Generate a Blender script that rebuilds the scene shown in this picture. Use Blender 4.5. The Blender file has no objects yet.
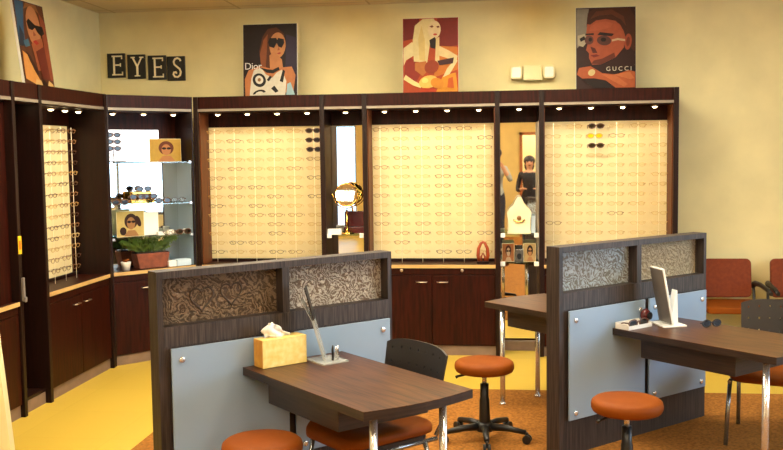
import bpy, bmesh, math, random
from mathutils import Vector, Matrix
R = math.radians
random.seed(7)
scn = bpy.context.scene
COL = scn.collection

# ---------------------------------------------------------------- materials
def lin(c):
    f = lambda v: v/12.92 if v <= .04045 else ((v+.055)/1.055)**2.4
    return tuple(f(v/255.0) for v in c)+(1.0,)

def mat(name, rgb, rough=.5, metal=0, spec=.5, noise=0, nscale=8, stretch=(1,1,1), rgb2=None, bump=0, bscale=40,
        emit=None, estr=0, trans=0, alpha=1, coat=0):
    m = bpy.data.materials.new(name); m.use_nodes = True
    nt = m.node_tree; b = nt.nodes['Principled BSDF']
    b.inputs['Roughness'].default_value = rough
    b.inputs['Metallic'].default_value = metal
    b.inputs['Specular IOR Level'].default_value = spec
    b.inputs['Transmission Weight'].default_value = trans
    b.inputs['Alpha'].default_value = alpha
    b.inputs['Coat Weight'].default_value = coat
    b.inputs['Base Color'].default_value = lin(rgb)
    if rgb2 is None and noise:
        rgb2 = tuple(max(0, v*(1-noise)) for v in rgb)
    tc = nt.nodes.new('ShaderNodeTexCoord')
    if rgb2 is not None:
        mp = nt.nodes.new('ShaderNodeMapping'); mp.inputs['Scale'].default_value = stretch
        nz = nt.nodes.new('ShaderNodeTexNoise'); nz.inputs['Scale'].default_value = nscale; nz.inputs['Detail'].default_value = 5
        rp = nt.nodes.new('ShaderNodeValToRGB')
        rp.color_ramp.elements[0].color = lin(rgb2); rp.color_ramp.elements[1].color = lin(rgb)
        rp.color_ramp.elements[0].position = .32; rp.color_ramp.elements[1].position = .68
        L = nt.links.new
        L(tc.outputs['Object'], mp.inputs['Vector']); L(mp.outputs['Vector'], nz.inputs['Vector'])
        L(nz.outputs['Fac'], rp.inputs['Fac']); L(rp.outputs['Color'], b.inputs['Base Color'])
    if bump:
        n2 = nt.nodes.new('ShaderNodeTexNoise'); n2.inputs['Scale'].default_value = bscale
        bp = nt.nodes.new('ShaderNodeBump'); bp.inputs['Strength'].default_value = bump; bp.inputs['Distance'].default_value = .01
        nt.links.new(tc.outputs['Object'], n2.inputs['Vector']); nt.links.new(n2.outputs['Fac'], bp.inputs['Height'])
        nt.links.new(bp.outputs['Normal'], b.inputs['Normal'])
    if emit is not None:
        b.inputs['Emission Color'].default_value = lin(emit); b.inputs['Emission Strength'].default_value = estr
    return m

def glass_mat(name, rgb, mixf=.15, rough=.03):
    m = bpy.data.materials.new(name); m.use_nodes = True
    nt = m.node_tree; nt.nodes.clear()
    o = nt.nodes.new('ShaderNodeOutputMaterial'); mx = nt.nodes.new('ShaderNodeMixShader')
    t = nt.nodes.new('ShaderNodeBsdfTransparent'); g = nt.nodes.new('ShaderNodeBsdfGlossy')
    t.inputs['Color'].default_value = lin(rgb); g.inputs['Roughness'].default_value = rough
    mx.inputs['Fac'].default_value = mixf
    nt.links.new(t.outputs[0], mx.inputs[1]); nt.links.new(g.outputs[0], mx.inputs[2]); nt.links.new(mx.outputs[0], o.inputs[0])
    return m

def resin_mat(name, light, dark, scale, seed, pos=(.35, .62)):
    """cast decorative panel: wandering raised ribbons over a lighter ground"""
    m = mat(name, light, rough=.3, spec=.6)
    nt = m.node_tree; b = nt.nodes['Principled BSDF']; L = nt.links.new
    tc = nt.nodes.new('ShaderNodeTexCoord'); mp = nt.nodes.new('ShaderNodeMapping')
    mp.inputs['Location'].default_value = (seed, seed*.7, seed*.3)
    n1 = nt.nodes.new('ShaderNodeTexNoise'); n1.inputs['Scale'].default_value = scale*.35; n1.inputs['Detail'].default_value = 2
    vm = nt.nodes.new('ShaderNodeVectorMath'); vm.operation = 'SCALE'; vm.inputs['Scale'].default_value = .22
    ad = nt.nodes.new('ShaderNodeVectorMath'); ad.operation = 'ADD'
    wv = nt.nodes.new('ShaderNodeTexWave'); wv.inputs['Scale'].default_value = scale*.55; wv.inputs['Distortion'].default_value = 9
    wv.inputs['Detail'].default_value = 4; wv.inputs['Detail Scale'].default_value = 2.4; wv.inputs['Detail Roughness'].default_value = .7; wv.bands_direction = 'DIAGONAL'
    rp = nt.nodes.new('ShaderNodeValToRGB')
    rp.color_ramp.elements[0].position = pos[0]; rp.color_ramp.elements[1].position = pos[1]
    rp.color_ramp.elements[0].color = lin(dark); rp.color_ramp.elements[1].color = lin(light)
    bp = nt.nodes.new('ShaderNodeBump'); bp.inputs['Strength'].default_value = .8; bp.inputs['Distance'].default_value = .02
    L(tc.outputs['Object'], mp.inputs['Vector']); L(mp.outputs[0], n1.inputs['Vector']); L(n1.outputs['Color'], vm.inputs[0])
    L(mp.outputs[0], ad.inputs[0]); L(vm.outputs[0], ad.inputs[1]); L(ad.outputs[0], wv.inputs['Vector'])
    L(wv.outputs['Fac'], rp.inputs['Fac']); L(rp.outputs[0], b.inputs['Base Color'])
    L(wv.outputs['Fac'], bp.inputs['Height']); L(bp.outputs[0], b.inputs['Normal'])
    return m

def grid_mat(name, rgb, line, sx, sy, rough=.8, mortar=.012):
    m = mat(name, rgb, rough=rough, spec=.2)
    nt = m.node_tree; b = nt.nodes['Principled BSDF']; L = nt.links.new
    tc = nt.nodes.new('ShaderNodeTexCoord'); br = nt.nodes.new('ShaderNodeTexBrick')
    br.offset = 0; br.inputs['Scale'].default_value = 1; br.inputs['Brick Width'].default_value = sx; br.inputs['Row Height'].default_value = sy
    br.inputs['Mortar Size'].default_value = mortar
    nz = nt.nodes.new('ShaderNodeTexNoise'); nz.inputs['Scale'].default_value = 6
    br.inputs['Color1'].default_value = lin(rgb); br.inputs['Color2'].default_value = lin(tuple(v*.96 for v in rgb)); br.inputs['Mortar'].default_value = lin(line)
    L(tc.outputs['Object'], br.inputs['Vector']); L(br.outputs['Color'], b.inputs['Base Color'])
    return m

M = dict(
    espresso=mat('espresso wood', (52, 14, 5), .45, noise=.45, nscale=6, stretch=(9, 9, .7), spec=.15),
    espresso_d=mat('dark espresso edge', (34, 13, 8), .42, noise=.35, nscale=6, stretch=(8, 8, .7), spec=.25),
    liner=mat('brown wood with painted glow', (112, 60, 30), .5, noise=.3, nscale=6, stretch=(9, 9, .7), spec=.25),  # wood lightened to paint in the glow of the boards
    wenge=mat('streaked charcoal laminate', (70, 58, 52), .5, rgb2=(28, 21, 18), nscale=16, stretch=(8, 8, .25), spec=.4),
    wenge_h=mat('streaked charcoal laminate rail', (78, 66, 60), .5, rgb2=(32, 25, 22), nscale=16, stretch=(8, 8, .35), spec=.4),
    wenge_t=mat('walnut table laminate', (98, 62, 36), .38, spec=.25, rgb2=(42, 24, 13), nscale=12, stretch=(8, .35, 8)),
    wenge_shade=mat('edge band with painted shade', (50, 36, 30), .4, rgb2=(26, 18, 15), nscale=12, stretch=(.5, .5, 9)),  # darkened: paints shade on edges turned from the light
    wall=mat('cream paint', (236, 222, 168), .85, spec=.2, noise=.05, nscale=3, bump=.05, bscale=120),
    wall_tan=mat('tan paint', (212, 180, 108), .85, spec=.2, noise=.06, nscale=3),
    cream=mat('pale cream laminate', (240, 228, 176), .5, noise=.04),
    ceil=grid_mat('ceiling tiles', (226, 206, 164), (196, 174, 132), 1.2, .6),
    tile=grid_mat('yellow stone tile', (198, 166, 66), (188, 156, 60), .61, .61, rough=.35, mortar=.004),
    carpet=mat('brown carpet', (164, 108, 47), .95, spec=.1, rgb2=(120, 77, 33), nscale=60, bump=.4, bscale=300),
    kick=mat('taupe toe kick', (128, 104, 86), .6, noise=.1, nscale=12),
    ledge=mat('light maple edge', (206, 168, 106), .4, noise=.12, nscale=5, stretch=(1, 8, 8)),
    trim=mat('brushed nickel strip', (150, 138, 122), .45, metal=.3, noise=.05),
    board=mat('backlit cream acrylic', (230, 212, 162), .6, spec=.2, noise=.03, emit=(255, 232, 176), estr=.04),
    whitelit=mat('backlit white acrylic', (245, 245, 245), .4, emit=(250, 250, 255), estr=1.6),
    rod=mat('display rod with added glow', (252, 240, 208), .3, spec=.4, noise=.02, emit=(255, 232, 176), estr=.12),  # faint glow added so the rods show no shading
    puck=mat('puck light lens', (255, 240, 210), .3, emit=(255, 226, 170), estr=14),
    puckrim=mat('puck light rim', (120, 100, 80), .3, metal=.8, noise=.1),
    ceil_fill=mat('lit ceiling diffuser', (255, 240, 215), .5, emit=(255, 242, 212), estr=36),
    chrome=mat('chrome', (232, 232, 234), .2, metal=.75, noise=.03),
    nickel=mat('satin nickel', (205, 190, 170), .3, metal=1, noise=.05),
    gold=mat('polished gold', (226, 178, 90), .2, metal=1, noise=.06),
    mirror=mat('mirror silvering', (244, 244, 242), .015, metal=1, noise=.01),
    rib=mat('dark raised rib', (70, 54, 40), .35, noise=.15),
    frost=mat('frosted grey acrylic', (142, 164, 188), .32, spec=.6, noise=.03, nscale=3),
    orange=mat('burnt orange vinyl', (128, 64, 7), .6, spec=.12, rgb2=(112, 53, 6), nscale=4, bump=.06, bscale=200),
    rust=mat('rust fabric', (128, 54, 16), .85, rgb2=(112, 44, 12), nscale=40, bump=.15, bscale=300),
    black=mat('black plastic', (24, 22, 22), .4, noise=.15),
    charcoal=mat('charcoal brown plastic', (36, 30, 27), .45, noise=.12),
    greytube=mat('grey metal tube', (150, 156, 162), .25, metal=.9, noise=.05),
    glass=glass_mat('clear shelf glass', (232, 244, 240), .14),
    pane=glass_mat('window glass', (242, 248, 250), .06),
    acryl=mat('clear acrylic', (196, 198, 192), .15, alpha=.6, spec=.6, noise=.03),
    white=mat('white plastic', (240, 238, 232), .4, noise=.03),
    paper=mat('white paper', (246, 244, 240), .8, noise=.03),
    tissue=mat('yellow floral card', (246, 224, 150), .6, rgb2=(232, 200, 104), nscale=30),
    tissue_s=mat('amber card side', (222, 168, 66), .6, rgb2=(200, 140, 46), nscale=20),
    leaf=mat('fern leaf', (84, 108, 36), .6, rgb2=(44, 64, 18), nscale=12),
    basket=mat('terracotta planter', (138, 72, 46), .7, rgb2=(104, 50, 32), nscale=18),
    ivory=mat('ivory card', (248, 232, 190), .6, noise=.08),
    paleblue=mat('pale blue card', (200, 220, 236), .6, noise=.05),
    wire_gold=mat('pale gold wire', (206, 162, 88), .35, metal=.1, noise=.1),
    wire_tan=mat('faded tan wire', (220, 184, 120), .4, noise=.1),
    wire_brown=mat('brown frame', (150, 100, 50), .35, noise=.1),
    wire_dark=mat('dark brown frame', (92, 54, 28), .35, noise=.1),
    lens_dark=mat('dark lens', (22, 14, 10), .1, noise=.1),
    lens_yellow=mat('yellow lens', (240, 190, 20), .15, noise=.05),
    lens_clear=glass_mat('clear lens', (252, 248, 238), .03),
    woodfig=mat('orange carved wood', (176, 74, 28), .35, rgb2=(120, 40, 14), nscale=14),
    redorn=mat('dark red lacquer', (92, 22, 24), .25, noise=.2),
    doorwood=mat('orange brown door trim', (168, 96, 34), .5, rgb2=(140, 74, 24), nscale=8, stretch=(6, 6, .6)),
    skin=mat('skin', (214, 160, 122), .55, noise=.05),
    hair=mat('dark hair', (46, 30, 22), .5, noise=.3, nscale=40),
    shirt_g=mat('pale grey green shirt', (176, 180, 164), .8, noise=.1, nscale=20),
    top_b=mat('black knit top', (40, 34, 34), .8, noise=.2, nscale=20),
    jeans=mat('dark trousers', (48, 48, 58), .8, noise=.2, nscale=20),
    yellowtag=mat('yellow tag', (250, 196, 30), .5, noise=.04),
    orangetag=mat('orange print', (224, 104, 24), .5, noise=.05),
    grey=mat('grey plastic', (120, 112, 106), .45, noise=.1),
    tray=mat('white tray', (236, 232, 222), .4, noise=.04),
)
_pc = {}
def flat(rgb, rough=.5):
    k = (rgb, rough)
    if k not in _pc:
        _pc[k] = mat('print ink %02x%02x%02x' % rgb, tuple(int(v*.78) for v in rgb), rough, spec=.2, noise=.06, nscale=30)
    return _pc[k]

# ---------------------------------------------------------------- mesh builder
class MB:
    def __init__(s): s.v = []; s.f = []; s.mi = []; s.sm = []
    def add(s, vs, fs, mi=0, smooth=False):
        o = len(s.v); s.v += [tuple(v) for v in vs]
        for f in fs: s.f.append([i+o for i in f]); s.mi.append(mi); s.sm.append(smooth)
        return s
    def box(s, a, b, mi=0, mx=None):
        (x0, y0, z0), (x1, y1, z1) = a, b
        vs = [(x0,y0,z0),(x1,y0,z0),(x1,y1,z0),(x0,y1,z0),(x0,y0,z1),(x1,y0,z1),(x1,y1,z1),(x0,y1,z1)]
        if mx is not None: vs = [mx @ Vector(v) for v in vs]
        return s.add(vs, [(0,3,2,1),(4,5,6,7),(0,1,5,4),(1,2,6,5),(2,3,7,6),(3,0,4,7)], mi)
    def tube(s, pts, r, n=8, mi=0, closed=False, smooth=True):
        pts = [Vector(p) for p in pts]; rs = r if isinstance(r, (list, tuple)) else [r]*len(pts)
        vs = []; N = len(pts)
        prev = None
        for i, p in enumerate(pts):
            if closed: d = pts[(i+1) % N]-pts[i-1]
            else: d = pts[min(i+1, N-1)]-pts[max(i-1, 0)]
            if d.length < 1e-9: d = Vector((0, 0, 1))
            d.normalize()
            if prev is None:
                up = Vector((0, 0, 1)) if abs(d.z) < .9 else Vector((1, 0, 0))
                a = d.cross(up).normalized()
            else:
                a = (prev-d*prev.dot(d))
                a = a.normalized() if a.length > 1e-6 else d.orthogonal().normalized()
            prev = a; b = d.cross(a)
            for k in range(n):
                t = 2*math.pi*k/n; vs.append(p+(a*math.cos(t)+b*math.sin(t))*rs[i])
        fs = []
        for i in range(N if closed else N-1):
            j = (i+1) % N
            for k in range(n):
                fs.append((i*n+k, i*n+(k+1) % n, j*n+(k+1) % n, j*n+k))
        s.add(vs, fs, mi, smooth)
        if not closed:
            o = len(s.v)-len(vs)
            s.f.append([o+k for k in range(n)][::-1]); s.mi.append(mi); s.sm.append(False)
            s.f.append([o+(N-1)*n+k for k in range(n)]); s.mi.append(mi); s.sm.append(False)
        return s
    def lathe(s, prof, c=(0,0,0), n=24, mi=0, smooth=True):
        vs = []; fs = []
        for (r, z) in prof:
            for k in range(n):
                t = 2*math.pi*k/n; vs.append((c[0]+r*math.cos(t), c[1]+r*math.sin(t), c[2]+z))
        for i in range(len(prof)-1):
            for k in range(n):
                fs.append((i*n+k, i*n+(k+1) % n, (i+1)*n+(k+1) % n, (i+1)*n+k))
        fs.append(tuple(range(n))[::-1]); fs.append(tuple((len(prof)-1)*n+k for k in range(n)))
        return s.add(vs, fs, mi, smooth)
    def prism(s, poly, d0, d1, axis='y', mi=0, smooth=False):
        """poly of (a,b); extruded along axis from d0 to d1. y: (x,z); z: (x,y); x: (y,z)"""
        n = len(poly)
        mk = {'y': lambda a, b, d: (a, d, b), 'z': lambda a, b, d: (a, b, d), 'x': lambda a, b, d: (d, a, b)}[axis]
        vs = [mk(a, b, d0) for a, b in poly]+[mk(a, b, d1) for a, b in poly]
        fs = [tuple(range(n)), tuple(range(n, 2*n))[::-1]]
        fs += [(k, n+k, n+(k+1) % n, (k+1) % n) for k in range(n)]
        return s.add(vs, fs, mi, smooth)
    def ball(s, c, r, sc=(1,1,1), mi=0, n=12, h=8):
        prof = []
        vs = []; fs = []
        for i in range(h+1):
            ph = math.pi*i/h
            for k in range(n):
                t = 2*math.pi*k/n
                vs.append((c[0]+r*sc[0]*math.sin(ph)*math.cos(t), c[1]+r*sc[1]*math.sin(ph)*math.sin(t), c[2]-r*sc[2]*math.cos(ph)))
        for i in range(h):
            for k in range(n): fs.append((i*n+k, i*n+(k+1) % n, (i+1)*n+(k+1) % n, (i+1)*n+k))
        return s.add(vs, fs, mi, True)
    def xf(s, mx):
        s.v = [tuple(mx @ Vector(v)) for v in s.v]; return s
    def build(s, name, mats, parent=None, bevel=0, loc=(0,0,0), rot=0, weld=True):
        me = bpy.data.meshes.new(name); me.from_pydata(s.v, [], s.f)
        if not isinstance(mats, (list, tuple)): mats = [mats]
        for m in mats: me.materials.append(m)
        for p, i, sm in zip(me.polygons, s.mi, s.sm): p.material_index = i; p.use_smooth = sm
        bm = bmesh.new(); bm.from_mesh(me)
        if weld: bmesh.ops.remove_doubles(bm, verts=bm.verts, dist=1e-6)
        bmesh.ops.recalc_face_normals(bm, faces=bm.faces)
        bm.to_mesh(me); bm.free()
        o = bpy.data.objects.new(name, me); COL.objects.link(o)
        o.location = loc; o.rotation_euler = (0, 0, rot)
        if parent is not None: o.parent = parent
        if bevel:
            md = o.modifiers.new('bevel', 'BEVEL'); md.width = bevel; md.segments = 2; md.limit_method = 'ANGLE'; md.angle_limit = R(40)
        return o

def thing(name, label, cat, loc=(0,0,0), rot=0, group=None):
    o = bpy.data.objects.new(name, None); COL.objects.link(o); o.empty_display_size = .1
    o.location = loc; o.rotation_euler = (0, 0, rot); o['label'] = label; o['category'] = cat
    if group: o['group'] = group
    return o
def tag(o, label, cat, group=None):
    o['label'] = label; o['category'] = cat
    if group: o['group'] = group
    return o
def struct(name, mb, m, **k):
    o = mb.build(name, m, **k); o['kind'] = 'structure'; return o
def copy_tree(o, parent=None):
    c = o.copy(); COL.objects.link(c)
    if parent is not None: c.parent = parent
    for ch in list(o.children): copy_tree(ch, c)
    return c
def ell(cx, cy, rx, ry, rot=0, n=20, a0=0, a1=360):
    out = []
    for k in range(n):
        t = R(a0+(a1-a0)*k/(n if a1-a0 == 360 else n-1))
        x, y = rx*math.cos(t), ry*math.sin(t); c, s_ = math.cos(R(rot)), math.sin(R(rot))
        out.append((cx+x*c-y*s_, cy+x*s_+y*c))
    return out
def rrect(x0, y0, x1, y1, r, n=5):
    out = []
    for cx, cy, a in ((x1-r, y1-r, 0), (x0+r, y1-r, 90), (x0+r, y0+r, 180), (x1-r, y0+r, 270)):
        for k in range(n+1):
            t = R(a+90*k/n); out.append((cx+r*math.cos(t), cy+r*math.sin(t)))
    return out
def ribbon(pts, w):
    """flat stroke of width w along a polyline, as quads (x,z)"""
    pts = [Vector(p) for p in pts]; Lf = []; Rt = []
    for i, p in enumerate(pts):
        d = (pts[min(i+1, len(pts)-1)]-pts[max(i-1, 0)]).normalized(); nrm = Vector((-d.y, d.x))
        ww = w[i] if isinstance(w, (list, tuple)) else w
        Lf.append(p+nrm*ww/2); Rt.append(p-nrm*ww/2)
    return [[tuple(Lf[i]), tuple(Lf[i+1]), tuple(Rt[i+1]), tuple(Rt[i])] for i in range(len(pts)-1)]
def text_polys(txt, size, spacing=1.0):
    cu = bpy.data.curves.new('lettering', 'FONT'); cu.body = txt; cu.size = size; cu.resolution_u = 3; cu.space_character = spacing
    ob = bpy.data.objects.new('lettering', cu); COL.objects.link(ob)
    dg = bpy.context.evaluated_depsgraph_get(); dg.update()
    me = ob.evaluated_get(dg).to_mesh()
    vs = [tuple(v.co) for v in me.vertices]; fs = [tuple(p.vertices) for p in me.polygons]
    ob.evaluated_get(dg).to_mesh_clear(); bpy.data.objects.remove(ob); bpy.data.curves.remove(cu)
    return vs, fs

# ---------------------------------------------------------------- camera
CAM = bpy.data.cameras.new('camera'); co = bpy.data.objects.new('camera', CAM); COL.objects.link(co)
fw = Vector((-0.11912560768944479, 0.9899549104510459, -0.0761469951244454))
rt = Vector((0.9928703349998798, 0.1184497552007465, -0.013347410614416922))
up = Vector((0.004193741747785447, 0.07719411095896528, 0.9970072626432608))
co.matrix_world = Matrix(((rt.x, up.x, -fw.x, 0), (rt.y, up.y, -fw.y, 0), (rt.z, up.z, -fw.z, 1.75), (0, 0, 0, 1)))
CAM.sensor_fit = 'HORIZONTAL'; CAM.sensor_width = 36; CAM.lens = 941.8*36/783; CAM.clip_start = .05
scn.camera = co

# ---------------------------------------------------------------- room
XL, D, H = -3.232, 8.021, 2.26
LW, RW, RY, BY, CZ = -3.76, 4.6, 8.55, -2.8, 3.09
T = .15
struct('floor', MB().box((LW-T, -4.6, -.12), (RW+T, RY+T, 0)), M['tile'])
struct('floor_carpet', MB().box((-2.22, BY+.02, 0), (RW-.02, 6.86, .006)), M['carpet'])
struct('ceiling', MB().box((LW-T, -4.6, CZ), (RW+T, RY+T, CZ+.12)), M['ceil'])
struct('wall_rear', MB().box((LW-T, RY, 0), (RW+T, RY+T, CZ)), M['wall'])
struct('wall_left', MB().box((LW-T, BY, 0), (LW, RY, CZ)), M['wall'])
# right wall with storefront window
wy0, wy1, wz0, wz1 = 2.8, 6.4, .75, 2.6
w = MB()
w.box((RW, BY, 0), (RW+T, wy0, CZ)).box((RW, wy1, 0), (RW+T, RY, CZ)).box((RW, wy0, 0), (RW+T, wy1, wz0)).box((RW, wy0, wz1), (RW+T, wy1, CZ))
struct('wall_right', w, M['wall'])
w = MB()
for z in (wz0, wz1-.05): w.box((RW+.03, wy0, z), (RW+.1, wy1, z+.05))
for k in range(4):
    y = wy0+(wy1-wy0-.05)*k/3; w.box((RW+.03, y, wz0+.05), (RW+.1, y+.05, wz1-.05))
wf = struct('window_1', w, M['greytube'])
MB().box((RW+.062, wy0+.05, wz0+.05), (RW+.068, wy1-.05, wz1-.05)).build('pane', M['pane'], wf)
# back wall (behind the camera): narrow glazing and a doorway
w = MB()
w.box((LW, BY-T, 0), (-3.70, BY, CZ)).box((-3.70, BY-T, 0), (-3.06, BY, .15)).box((-3.70, BY-T, 2.35), (-3.06, BY, CZ))
w.box((-3.06, BY-T, 0), (.31, BY, CZ)).box((.31, BY-T, 2.14), (1.3, BY, CZ)).box((1.3, BY-T, 0), (RW, BY, CZ))
struct('wall_back', w, M['wall_tan'])
w = MB()
w.box((-3.70, BY-.09, .15), (-3.67, BY-.04, 2.35)).box((-3.09, BY-.09, .15), (-3.06, BY-.04, 2.35)).box((-3.67, BY-.09, .15), (-3.09, BY-.04, .19)).box((-3.67, BY-.09, 2.31), (-3.09, BY-.04, 2.35))
wf = struct('window_2', w, M['greytube'])
MB().box((-3.67, BY-.068, .19), (-3.09, BY-.062, 2.31)).build('pane', M['pane'], wf)
w = MB().box((.31, BY-T, 0), (.37, BY+.03, 2.14)).box((1.24, BY-T, 0), (1.3, BY+.03, 2.14)).box((.31, BY-T, 2.08), (1.3, BY+.03, 2.14))
struct('door_1', w, M['doorwood'])
struct('wall_corridor', MB().box((-1.5, -4.6, 0), (3.2, -4.5, CZ)).box((-1.6, -4.6, 0), (-1.5, BY-T, CZ)).box((3.2, -4.6, 0), (3.3, BY-T, CZ)), M['cream'])
struct('baseboard_rear', MB().box((1.5, RY-.012, 0), (RW, RY, .09)), M['kick'])
# unseen ceiling panels, added and placed to light the room and rear wall
for i, (x, y) in enumerate([(-1.6, 1.6), (1.6, 1.6), (-1.9, 4.9), (.6, 4.7), (-1.7, 6.5), (.1, 6.7), (-1.2, -1.2), (1.8, -1.2), (.7, -3.7)]):
    t = struct('added_ceiling_panel', MB().box((x-.62, y-.32, CZ-.03), (x+.62, y-.3, CZ)).box((x-.62, y+.3, CZ-.03), (x+.62, y+.32, CZ)).box((x-.62, y-.3, CZ-.03), (x-.6, y+.3, CZ)).box((x+.6, y-.3, CZ-.03), (x+.62, y+.3, CZ)), M['white'])
    MB().box((x-.6, y-.3, CZ-.02), (x+.6, y+.3, CZ-.01)).build('fill_face', M['ceil_fill'], t)

# ---------------------------------------------------------------- display cabinets
PW = .04
def spot(root, x, y, z, e, size=110):
    li = bpy.data.lights.new('puck_lamp', 'SPOT'); li.energy = e*.36; li.spot_size = R(size); li.spot_blend = .9
    li.color = (1, .9, .72); li.shadow_soft_size = .03
    lo = bpy.data.objects.new('puck_lamp', li); COL.objects.link(lo); lo.parent = root; lo.location = (x, y, z-.02); lo['kind'] = 'helper'
def pucks(root, xs, y=.13, e=6):
    for x in xs:
        r = MB().lathe([(.034, 0), (.034, .008), (.036, .012), (.036, .015)], (x, y, 2.110)).build('downlight', M['puckrim'], root)
        MB().lathe([(.001, -.010), (.010, -.009), (.017, -.005), (.020, 0), (.020, .004)], (x, y, 2.108)).build('lens', M['puck'], r)
        spot(root, x, y, 2.095, e)
def upright(root, x, dep=.5, zt=H):
    MB().box((x-PW/2, -.012, 0), (x+PW/2, dep, zt)).build('upright', M['espresso_d'], root, bevel=.003)
def shell(root, x0, x1, back=None, dep=.5):
    """fascia, soffit, top board, light strip between two uprights"""
    MB().box((x0, 0, 2.155), (x1, .02, H)).build('fascia', M['espresso'], root)
    MB().box((x0, -.006, 2.133), (x1, .022, 2.154)).build('light_strip', M['trim'], root)
    MB().box((x0, .0225, 2.125), (x1, .30, 2.14)).build('soffit', M['espresso'], root)
    MB().box((x0, .0205, H-.02), (x1, dep, H)).build('top_board', M['espresso'], root)
def base(root, x0, x1, drawers=True, split=True):
    MB().box((x0, .025, .085), (x1, .48, .757)).build('carcass', M['espresso_d'], root)
    MB().box((x0, .02, 0), (x1, .05, .083)).build('toe_kick', M['kick'], root)
    MB().box((x0, .0, .762), (x1, .318, .787)).build('ledge', M['espresso'], root)
    MB().box((x0, -.008, .760), (x1, -.0005, .789)).build('ledge_edge', M['ledge'], root)
    c = (x0+x1)/2; g = .004
    d = MB().box((x0+g, .004, .705), (x1-g, .024, .756)).build('drawer', M['espresso'], root, bevel=.002)
    if drawers:
        for kx in (c-.26, c+.26):
            MB().lathe([(.006, 0), (.006, .012), (.014, .016), (.014, .024), (.008, .028)]).xf(Matrix.Translation((kx, .004, .742)) @ Matrix.Rotation(R(90), 4, 'X')).build('knob', M['nickel'], d)
    xs = [(x0+g, c-g/2, c-.09), (c+g/2, x1-g, c+.09)] if split else [(x0+g, x1-g, c)]
    for a, b, hx in xs:
        dr = MB().box((a, .004, .09), (b, .024, .70)).build('door', M['espresso'], root, bevel=.002)
        MB().tube([(hx-.045, .004, .64), (hx-.045, -.018, .64), (hx+.045, -.018, .64), (hx+.045, .004, .64)], .005, 8).build('handle', M['nickel'], dr)

def board_bay(root, x0, x1, cols, xb=None, kn=True, lin_=True):
    xb = xb or x1-.004
    shell(root, x0, x1)
    MB().box((x0, .30, .787), (x1, .32, 2.14)).build('back_panel', M['espresso'], root)
    MB().box((x0+.004, .272, .815), (xb, .299, 2.0)).build('display_board', M['board'], root)
    MB().box((x0, .262, .789), (x1, .299, .812)).build('board_rail', M['espresso_d'], root)
    base(root, x0, x1, drawers=kn)
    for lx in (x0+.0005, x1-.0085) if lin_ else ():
        MB().box((lx, .024, .7895), (lx+.008, .2615, 2.124)).build('glow_liner', M['liner'], root)  # added lighter sheets carry the board glow on inner sides
    for cx in cols:
        MB().tube([(cx, .171, .7895), (cx, .171, 1.985)], .0025, 6).build('rod', M['rod'], root)

# frames: one mesh per look
def glasses_mesh(name, rim, lens, kind):
    mb = MB(); rx, rz, cx = (.027, .017, .034) if kind == 'thin' else (.029, .021, .035)
    r = .0020 if kind == 'thin' else .0042
    for s_ in (-1, 1):
        pts = [(s_*cx+rx*math.cos(t), .0, rz*math.sin(t)*(1 if math.sin(t) < 0 else .85)) for t in [2*math.pi*k/14 for k in range(14)]]
        mb.tube(pts, r, 5, closed=True)
        mb.add([(s_*cx+rx*.96*math.cos(t), .0005, rz*.96*math.sin(t)*(1 if math.sin(t) < 0 else .85)) for t in [2*math.pi*k/14 for k in range(14)]], [tuple(range(14))], 1)
        e = s_*(cx+rx)
        mb.tube([(e, 0, .004), (e+s_*.006, .004, .005), (e+s_*.005, .05, .004), (e+s_*.003, .08, .0), (e, .1, -.018)], r*.95, 5)
        mb.ball((e+s_*.003, -.001, .005), .0042, n=6, h=4)
    mb.tube([(-cx+rx, 0, .003), (0, .0025, .008), (cx-rx, 0, .003)], r, 5)
    o = mb.build(name, [rim, lens])
    return o
GL = {
    'pale': ('thin pale gold', glasses_mesh('eyeglasses', M['wire_gold'], M['lens_clear'], 'thin')),
    'tan': ('faint tan wire', glasses_mesh('eyeglasses', M['wire_tan'], M['lens_clear'], 'thin')),
    'brown': ('brown rimmed', glasses_mesh('eyeglasses', M['wire_brown'], M['lens_clear'], 'thin')),
    'dark': ('dark brown rimmed', glasses_mesh('eyeglasses', M['wire_dark'], M['lens_clear'], 'thin')),
    'sun': ('black lensed', glasses_mesh('sunglasses', M['wire_dark'], M['lens_dark'], 'thick')),
    'yellow': ('yellow lensed', glasses_mesh('sunglasses', M['wire_gold'], M['lens_yellow'], 'thick')),
}
_first = set()
def put_glasses(kind, loc, rot, label, group, cat='eyeglasses'):
    proto = GL[kind][1]
    if kind in _first: o = proto.copy(); COL.objects.link(o)
    else: o = proto; _first.add(kind)
    o.location = loc; o.rotation_euler = (0, 0, rot); tag(o, label, cat, group)
    return o
ORD = ['top', 'second', 'third', 'fourth', 'fifth', 'sixth', 'seventh', 'eighth', 'ninth', 'tenth', 'eleventh', 'twelfth', 'thirteenth', 'bottom']
COLN = ['first', 'second', 'third', 'fourth', 'fifth', 'sixth']
def fill_board(root, cols, idx, where, group, probs, special={}):
    mw = Matrix.Translation(root.location) @ Matrix.Rotation(root.rotation_euler[2], 4, 'Z')
    for r in range(14):
        z = 1.958-.0825*r
        for ci, cx in zip(idx, cols):
            k = special.get((r, ci)) or random.choices(['pale', 'tan', 'brown', 'dark'], probs(r, ci))[0]
            p = mw @ Vector((cx+random.uniform(-.006, .006), .1645, z))
            nm = 'sunglasses' if k in ('sun', 'yellow') else 'eyeglasses'
            lab = '%s %s, %s row, %s column of %s' % (GL[k][0], nm, ORD[r], COLN[ci], where)
            put_glasses(k, p, root.rotation_euler[2], lab, group, nm)

def cols_of(w): return [w*(k+.5)/6 for k in range(6)]
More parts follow.
